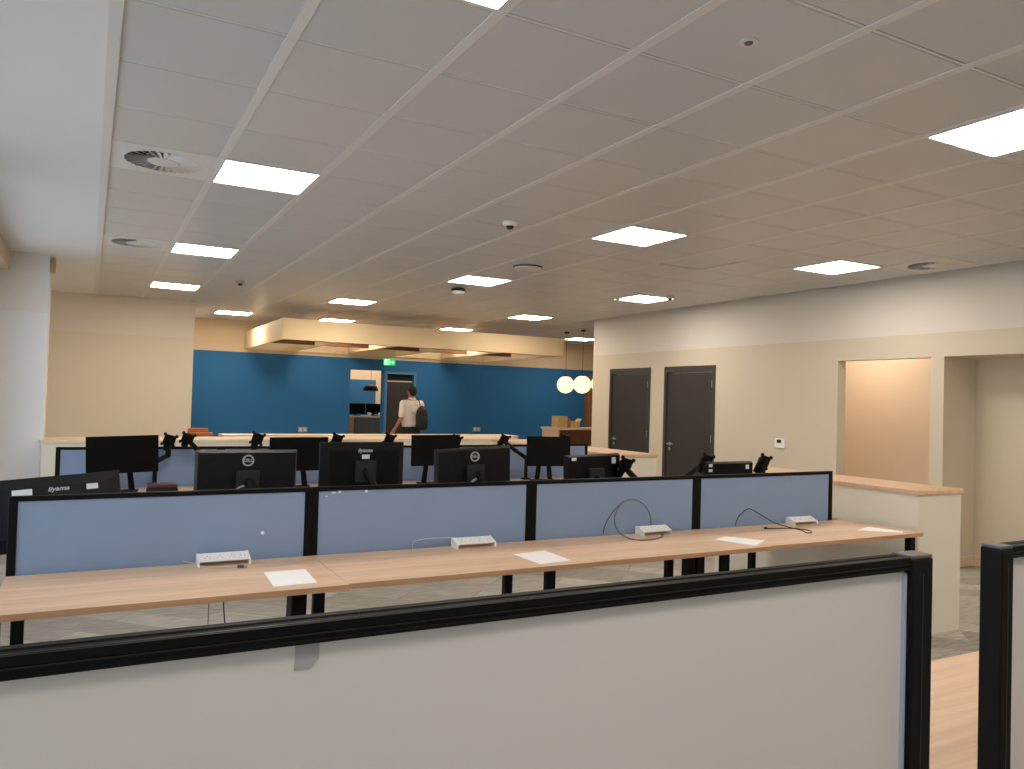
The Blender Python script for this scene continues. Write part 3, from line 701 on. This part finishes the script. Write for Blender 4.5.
# ------------------------------------------------------------------ raft, exit sign, pendants, sockets
t = thing('ceiling_raft', 'large cream box raft with open wooden coffers hanging before blue wall', 'raft', (2.585, 12.25, 0))
Lx, Ly, za, zb_ = 5.10, 3.34, H+.862, H+1.188
for (nm, *bxs) in (('front_fascia', 0, Lx, 0, .03), ('back_fascia', 0, Lx, Ly-.03, Ly), ('side_fascia', 0, .03, .03, Ly-.03), ('side_fascia', Lx-.03, Lx, .03, Ly-.03)):
    B(nm, M_raft, t, (*bxs, za, zb_))
for (a, b_) in ((.031, .045),): B('front_lining', M_raftin, t, (.03, Lx-.03, a, b_, za+.02, zb_-.01))
for k in range(1, 5):
    x = Lx*k/5; B('cross_beam', M_raft, t, (x-.02, x+.02, .045, Ly-.03, za+.03, zb_-.02))
for k, y in enumerate((1.0, 2.0)):
    B('long_beam', M_raftin, t, (.03, Lx-.03, y-.02, y+.02, za+.06, zb_-.03))
for (x, y) in ((.2, .2), (Lx-.2, .2), (.2, Ly-.2), (Lx-.2, Ly-.2), (Lx/2, .2)):
    b = bmesh.new(); tube(b, [(x, y, zb_-.1), (x, y, CZ)], .002, 6); obj('hanger_wire', b, M_silver, t)

t = thing('exit_sign', 'lit green exit sign with running figure and arrow over opening', 'exit sign', (5.50, YB-.06, H+.75))
t.scale = (.86, 1, .86)
B('box', M_green, t, (-.14, .14, 0, .059, -.075, .075))
B('picture_panel', M_signw, t, (-.135, .0, -.002, -.0005, -.068, .068))
b = bmesh.new()
tube(b, [(-.07, -.004, .015), (-.075, -.004, -.015)], .009, 6); tube(b, [(-.075, -.004, -.015), (-.055, -.004, -.035), (-.06, -.004, -.055)], .006, 6)
tube(b, [(-.075, -.004, -.015), (-.095, -.004, -.04), (-.115, -.004, -.042)], .006, 6); tube(b, [(-.07, -.004, .015), (-.045, -.004, 0)], .005, 6); tube(b, [(-.07, -.004, .015), (-.1, -.004, .005)], .005, 6)
ball(b, (-.065, -.004, .035), .010, 10); box(b, -.04, -.015, -.004, -.002, -.06, .055); obj('running_figure', b, M_green, t)
b = bmesh.new(); prism(b, [(.02, -.012), (.07, -.012), (.07, -.035), (.115, 0), (.07, .035), (.07, .012), (.02, .012)], 1, -.004, -.0005); obj('arrow', b, M_signw, t)

for k, (y, lb) in enumerate(((12.96, 'glowing globe pendant, leftmost of the three'), (12.37, 'glowing globe pendant, middle of the three'), (11.78, 'glowing globe pendant, mostly hidden by the right wall corner'))):
    t = thing('globe_pendant', lb, 'pendant lamp', (8.20, y, CZ), group='three glowing globe pendants')
    b = bmesh.new(); lathe(b, [(.0, 0), (.05, 0), (.045, -.03), (0, -.035)], 20); obj('ceiling_rose', b, M_slot, t)
    b = bmesh.new(); tube(b, [(0, 0, -.03), (0, 0, -.87)], .0035, 6); obj('cord', b, M_slot, t)
    b = bmesh.new(); lathe(b, [(0, -.86), (.05, -.862), (.05, -.885), (0, -.885)], 20); obj('cap', b, M_slot, t)
    b = bmesh.new(); ball(b, (0, 0, -1.035), .168, 32); obj('globe', b, M_globe, t, smooth=True)

for x, zz, lb in ((3.755, H-.675, 'round silver socket plate on blue wall, left one'), (7.585, H-.64, 'round silver socket plate on blue wall, right one')):
    t = thing('wall_socket', lb, 'socket', (x, YB, zz), group='silver socket plates on blue wall')
    B('plate', M_chrome, t, (-.09, .09, -.01, 0, -.05, .05), bevel=.004)
    for s_ in (-.045, .045): B('outlet', M_plastic, t, (s_-.025, s_+.025, -.014, -.0101, -.028, .028), bevel=.003)

# tea counter with boxes at right
t = thing('tea_counter', 'oak counter with open front and white top below globe pendants', 'counter', (8.07, 13.0, 0))
B('countertop', M_cream, t, (0, 2.6, 0, .65, H-.53, H-.49), bevel=.003)
B('side_panel', M_oak, t, (.02, .06, .02, .62, 0, H-.531)); B('side_panel', M_oak, t, (2.54, 2.58, .02, .62, 0, H-.531))
B('back_panel', M_oakd, t, (.06, 2.54, .3, .33, 0, H-.531)); B('shelf', M_oakd, t, (.06, 2.54, .02, .299, .45, .48))
def carton(label, x, y, w_, d_, h_, rz, open_=False):
    t = thing('cardboard_box', label, 'box', (x, y, H-.49), rz, group='cardboard boxes on the counter')
    B('body', M_card, t, (-w_/2, w_/2, -d_/2, d_/2, 0, h_))
    if open_:
        for s_ in (-1, 1):
            b = bmesh.new(); prism(b, [(s_*w_/2, h_), (s_*(w_/2+.05), h_+.05), (s_*(w_/2+.05), h_+.056), (s_*w_/2, h_+.006)], 1, -d_/2, d_/2); obj('flap', b, M_card, t)
    else: B('tape', M_blind, t, (-w_/2-.001, w_/2+.001, -.025, .025, .0, h_+.001))
carton('tall cardboard box on counter, left of the pair', 8.30, 13.3, .23, .22, .23, .1)
carton('low open cardboard box on counter, right of the pair', 8.62, 13.3, .20, .22, .13, -.1, True)

# back room seen through the opening
t = thing('kitchen_desk', 'white topped desk with grey front in room behind blue wall', 'desk', (4.9, 16.6, 0))
B('desktop', M_white, t, (0, 1.6, 0, .7, H-.44, H-.41)); B('front_panel', M_greyp, t, (.2, 1.6, .02, .04, .02, H-.441)); B('end_panel', M_oak, t, (0, .2, .02, .68, 0, H-.441))
for x, lb in ((5.22, 'left one of two black monitors in the room behind'), (5.62, 'right one of two black monitors in the room behind')):
    m_ = monitor(lb, (x, 16.85, H-.255), .385, .235, 0, 0, 0, 'flat', 'monitors in the room behind', front=True)
    b = bmesh.new(); prism(b, [(-.1, -.08), (.1, -.08), (.1, .06), (-.1, .06)], 2, 0, .01); 
    s_ = obj('monitor_stand', b, M_black); s_.location = (x, 16.93, H-.41); tag(s_, lb.replace('black monitors', 'monitor feet'), 'monitor stand')
    s2 = B('upright', M_black, s_, (-.02, .02, -.0, .02, .01, .16))
for x, lb in ((5.45, 'small white mug left on desk in room behind'), (5.70, 'white mug right on desk in room behind')):
    t = thing('mug', lb, 'mug', (x, 16.66, H-.41)); b = bmesh.new(); lathe(b, [(0, 0), (.035, 0), (.038, .08), (.034, .08), (.032, .006), (0, .006)], 20); obj('body', b, M_plastic, t, smooth=True)
    b = bmesh.new(); tube(b, smoothpts([(.036, 0, .065), (.06, 0, .06), (.06, 0, .03), (.036, 0, .02)], 5), .004, 8); obj('handle', b, M_plastic, t, smooth=True)
t = thing('pendant_lamp', 'black dome pendant lamp in room behind the opening', 'pendant lamp', (5.58, 17.0, 0))
b = bmesh.new(); lathe(b, [(.17, H+.148), (.165, H+.20), (.13, H+.26), (.07, H+.29), (.02, H+.30)], 28); lathe(b, [(.166, H+.148), (.16, H+.198), (.126, H+.256), (.066, H+.285), (.0, H+.292)], 28); obj('shade', b, M_slot, t, smooth=True)
b = bmesh.new(); tube(b, [(0, 0, H+.29), (0, 0, CZ)], .004, 6); obj('cord', b, M_slot, t)
b = bmesh.new(); ball(b, (0, 0, H+.20), .05, 16); obj('bulb', b, M_globe, t, smooth=True)
tag(B('wall_panel', M_bluep, None, (5.2, 6.19, 18.47, 18.499, .8, H+.43)), 'blue panel on cream wall of the room behind', 'panel')
t = thing('ceiling_light', 'square ceiling light in the room behind the blue wall', 'light', (5.9, 17.6, CZ))
B('frame', M_run, t, (-.3, .3, -.3, .3, -.015, -.004)); B('diffuser', M_lightw, t, (-.28, .28, -.28, .28, -.018, -.0151))
t = thing('ceiling_light', 'square ceiling light in the corridor right of opening', 'light', (8.2, 6.5, CZ))
B('frame', M_run, t, (-.3, .3, -.3, .3, -.015, -.004)); B('diffuser', M_lightw, t, (-.28, .28, -.28, .28, -.018, -.0151))

# ------------------------------------------------------------------ person with backpack
def remesh(o, vox, smooth=4):
    r = o.modifiers.new('remesh', 'REMESH'); r.mode = 'VOXEL'; r.voxel_size = vox; r.use_smooth_shade = True
    s = o.modifiers.new('smooth', 'SMOOTH'); s.factor = .5; s.iterations = smooth
per = thing('person', 'person with dark hair in white short sleeved shirt, walking away', 'person', (5.49, 14.2, 0), math.radians(8))
# local: facing +y, x right
b = bmesh.new()
hz = 1.665
ball(b, (0, .015, hz+.0), (.076, .096, .112), 20)                       # skull
ball(b, (0, .045, hz-.06), (.055, .062, .060), 16)                      # jaw
limb(b, [(0, .112, hz+.005), (0, .125, hz-.022)], [.010, .014], 8)      # nose
for s_ in (-1, 1):
    ball(b, (s_*.077, .005, hz-.012), (.012, .020, .032), 10)           # ears
    ball(b, (s_*.03, .096, hz+.008), (.014, .010, .008), 8)             # eye lids
ball(b, (0, .105, hz-.05), (.024, .012, .008), 8)                        # mouth
limb(b, [(0, -.005, hz-.06), (0, -.012, 1.50)], [.052, .058])
limb(b, [(-.15, -.01, 1.44), (0, -.005, 1.47), (.15, -.01, 1.44)], [.062, .085, .062])
limb(b, [(-.07, 0, 1.38), (-.06, 0, 1.2), (-.055, 0, 1.02), (-.085, 0, .93)], [.115, .105, .10, .10])
limb(b, [(.07, 0, 1.38), (.06, 0, 1.2), (.055, 0, 1.02), (.085, 0, .93)], [.115, .105, .10, .10])
# left arm swung out and slightly back, right arm forward holding the strap
LA = [(-.185, -.01, 1.43), (-.245, -.06, 1.16), (-.32, .02, .97)]
RA = [(.185, -.01, 1.43), (.235, -.02, 1.15), (.205, .13, 1.02)]
for A in (LA, RA):
    limb(b, A[:2], [.052, .042]); limb(b, A[1:], [.040, .026])
    w_ = Vector(A[2]); d_ = (Vector(A[2])-Vector(A[1])).normalized(); s_ = -1 if A is LA else 1
    q_ = d_.cross(Vector((s_, 0, 0))).normalized(); n_ = d_.cross(q_).normalized()
    palm = w_+d_*.05
    limb(b, [w_, palm+q_*.012, w_+d_*.085+q_*.02], [.025, .024, .020], 10); limb(b, [w_, palm-q_*.014, w_+d_*.085-q_*.02], [.025, .024, .020], 10)
    for k, L_ in enumerate((.070, .080, .074, .058)):
        p0 = w_+d_*.085+q_*(.027-.018*k); p1 = p0+d_*L_*.5+n_*.006*s_; p2 = p1+d_*L_*.4+n_*.022*s_
        limb(b, [p0, p1, p2], [.0095, .0088, .0076], 8)
    p0 = w_+d_*.035+q_*.024; limb(b, [p0, p0+d_*.03+q_*.022, p0+d_*.06+q_*.024+n_*.01*s_], [.012, .010, .009], 8)
# legs mid stride
LL = [(-.09, 0, .93), (-.10, .10, .52), (-.10, .02, .10)]; RL = [(.09, 0, .93), (.10, -.02, .52), (.10, -.22, .13)]
for A in (LL, RL):
    limb(b, A[:2], [.085, .056]); limb(b, A[1:], [.054, .036])
body = obj('body', b, M_skin, per); remesh(body, .0075, 3)
for A, nm in ((LL, 'shoe'), (RL, 'shoe')):
    b = bmesh.new(); f = Vector(A[2]); tz = .045
    limb(b, [(f.x, f.y-.03, tz if A is LL else .085), (f.x, f.y+.08, .045), (f.x, f.y+.19, .038)], [.043, .042, .034], 12)
    o = obj(nm, b, M_shoe, per); remesh(o, .01, 3)
b = bmesh.new()
for A in (LL, RL): limb(b, [Vector(A[0]), Vector(A[1]), Vector(A[2])+Vector((0, 0, -.02))], [.108, .078, .060])
limb(b, [(-.06, 0, 1.03), (-.07, -.005, .93)], [.108, .112]); limb(b, [(.06, 0, 1.03), (.07, -.005, .93)], [.108, .112]); limb(b, [(-.05, 0, .9), (.05, 0, .9)], [.10, .10])
o = obj('trousers', b, M_trouser, per); remesh(o, .013, 4)
b = bmesh.new()
limb(b, [(-.155, -.012, 1.425), (0, -.01, 1.455), (.155, -.012, 1.425)], [.078, .085, .078])
for s_ in (-1, 1): limb(b, [(s_*.075, -.005, 1.38), (s_*.075, 0, 1.2), (s_*.07, 0, 1.04)], [.128, .125, .122])
limb(b, [(-.03, -.01, 1.3), (.03, -.01, 1.3)], [.13, .13]); limb(b, [(-.03, 0, 1.08), (.03, 0, 1.08)], [.122, .122])
for A in (LA, RA): limb(b, [Vector(A[0]), Vector(A[0]).lerp(Vector(A[1]), .82)], [.075, .066])
o = obj('shirt', b, M_shirt, per); remesh(o, .012, 3)
b = bmesh.new(); lathe(b, [(.066, 1.47), (.062, 1.553), (.072, 1.548), (.088, 1.47)], 24); o = obj('collar', b, M_shirt, per, smooth=True)
b = bmesh.new(); ball(b, (0, -.008, hz+.032), (.086, .098, .096), 20); ball(b, (0, -.045, hz-.02), (.072, .058, .07), 16); ball(b, (0, .05, hz+.09), (.055, .05, .034), 12)
o = obj('hair', b, M_hair, per); remesh(o, .009, 2)
bag = thing('backpack', 'black backpack hanging on the right shoulder of the person', 'backpack', (5.49, 14.2, 0), math.radians(8))
b = bmesh.new()
ball(b, (.125, -.185, 1.17), (.125, .095, .235), 22); limb(b, [(.10, -.19, 1.02), (.16, -.19, 1.02)], [.10, .10]); limb(b, [(.10, -.18, 1.28), (.15, -.18, 1.28)], [.085, .085])
o = obj('main_compartment', b, M_bag, bag); remesh(o, .012, 4)
b = bmesh.new(); ball(b, (.13, -.27, 1.09), (.085, .05, .11), 16); obj('front_pocket', b, M_bag, bag, smooth=True)
b = bmesh.new(); ball(b, (.12, -.235, 1.31), (.05, .03, .06), 14); obj('top_panel', b, M_bagr, bag, smooth=True)
b = bmesh.new(); tube(b, smoothpts([(.12, -.12, 1.33), (.115, -.10, 1.46), (.115, 0, 1.525), (.125, .10, 1.46), (.14, .135, 1.30), (.16, .06, 1.12), (.17, -.10, 1.02)], 6), .016, 8, flat=.4)
obj('shoulder_strap', b, M_bag, bag, smooth=True)

# ------------------------------------------------------------------ light: daylight through the left windows
wd = bpy.data.worlds.new('sky'); bpy.context.scene.world = wd; wd.use_nodes = True
bg = wd.node_tree.nodes['Background']; bg.inputs['Color'].default_value = (.80, .89, 1, 1); bg.inputs['Strength'].default_value = 1.15
for k, (a, b_) in enumerate(wins):
    l = bpy.data.lights.new('daylight_portal', 'AREA'); l.shape = 'RECTANGLE'; l.size = 2.3; l.size_y = b_-a; l.cycles.is_portal = True
    o = bpy.data.objects.new('daylight_portal', l); C.objects.link(o); o.location = (XL-.16, (a+b_)/2, 1.53); o.rotation_euler = (0, -PI/2, 0)

# ------------------------------------------------------------------ camera
yaw, pitch, roll = .49578, .02185, .02886
F = Vector((math.sin(yaw)*math.cos(pitch), math.cos(yaw)*math.cos(pitch), math.sin(pitch)))
R_ = Vector((math.cos(yaw), -math.sin(yaw), 0)); U_ = R_.cross(F)
R2 = R_*math.cos(roll) + U_*math.sin(roll); U2 = -R_*math.sin(roll) + U_*math.cos(roll)
cam = bpy.data.cameras.new('camera'); co = bpy.data.objects.new('camera', cam); C.objects.link(co)
co.matrix_world = Matrix(((R2.x, U2.x, -F.x, 0), (R2.y, U2.y, -F.y, 0), (R2.z, U2.z, -F.z, H), (0, 0, 0, 1)))
cam.sensor_width = 36; cam.lens = 781.4/1024*36; cam.clip_start = .02
sc = bpy.context.scene; sc.camera = co
sc.view_settings.view_transform = 'Standard'; sc.view_settings.look = 'None'; sc.view_settings.gamma = 1
sc.view_settings.use_curve_mapping = False; sc.view_settings.exposure = .66
sc.cycles.use_denoising = True; sc.cycles.max_bounces = 10; sc.cycles.diffuse_bounces = 6; sc.cycles.sample_clamp_indirect = 6
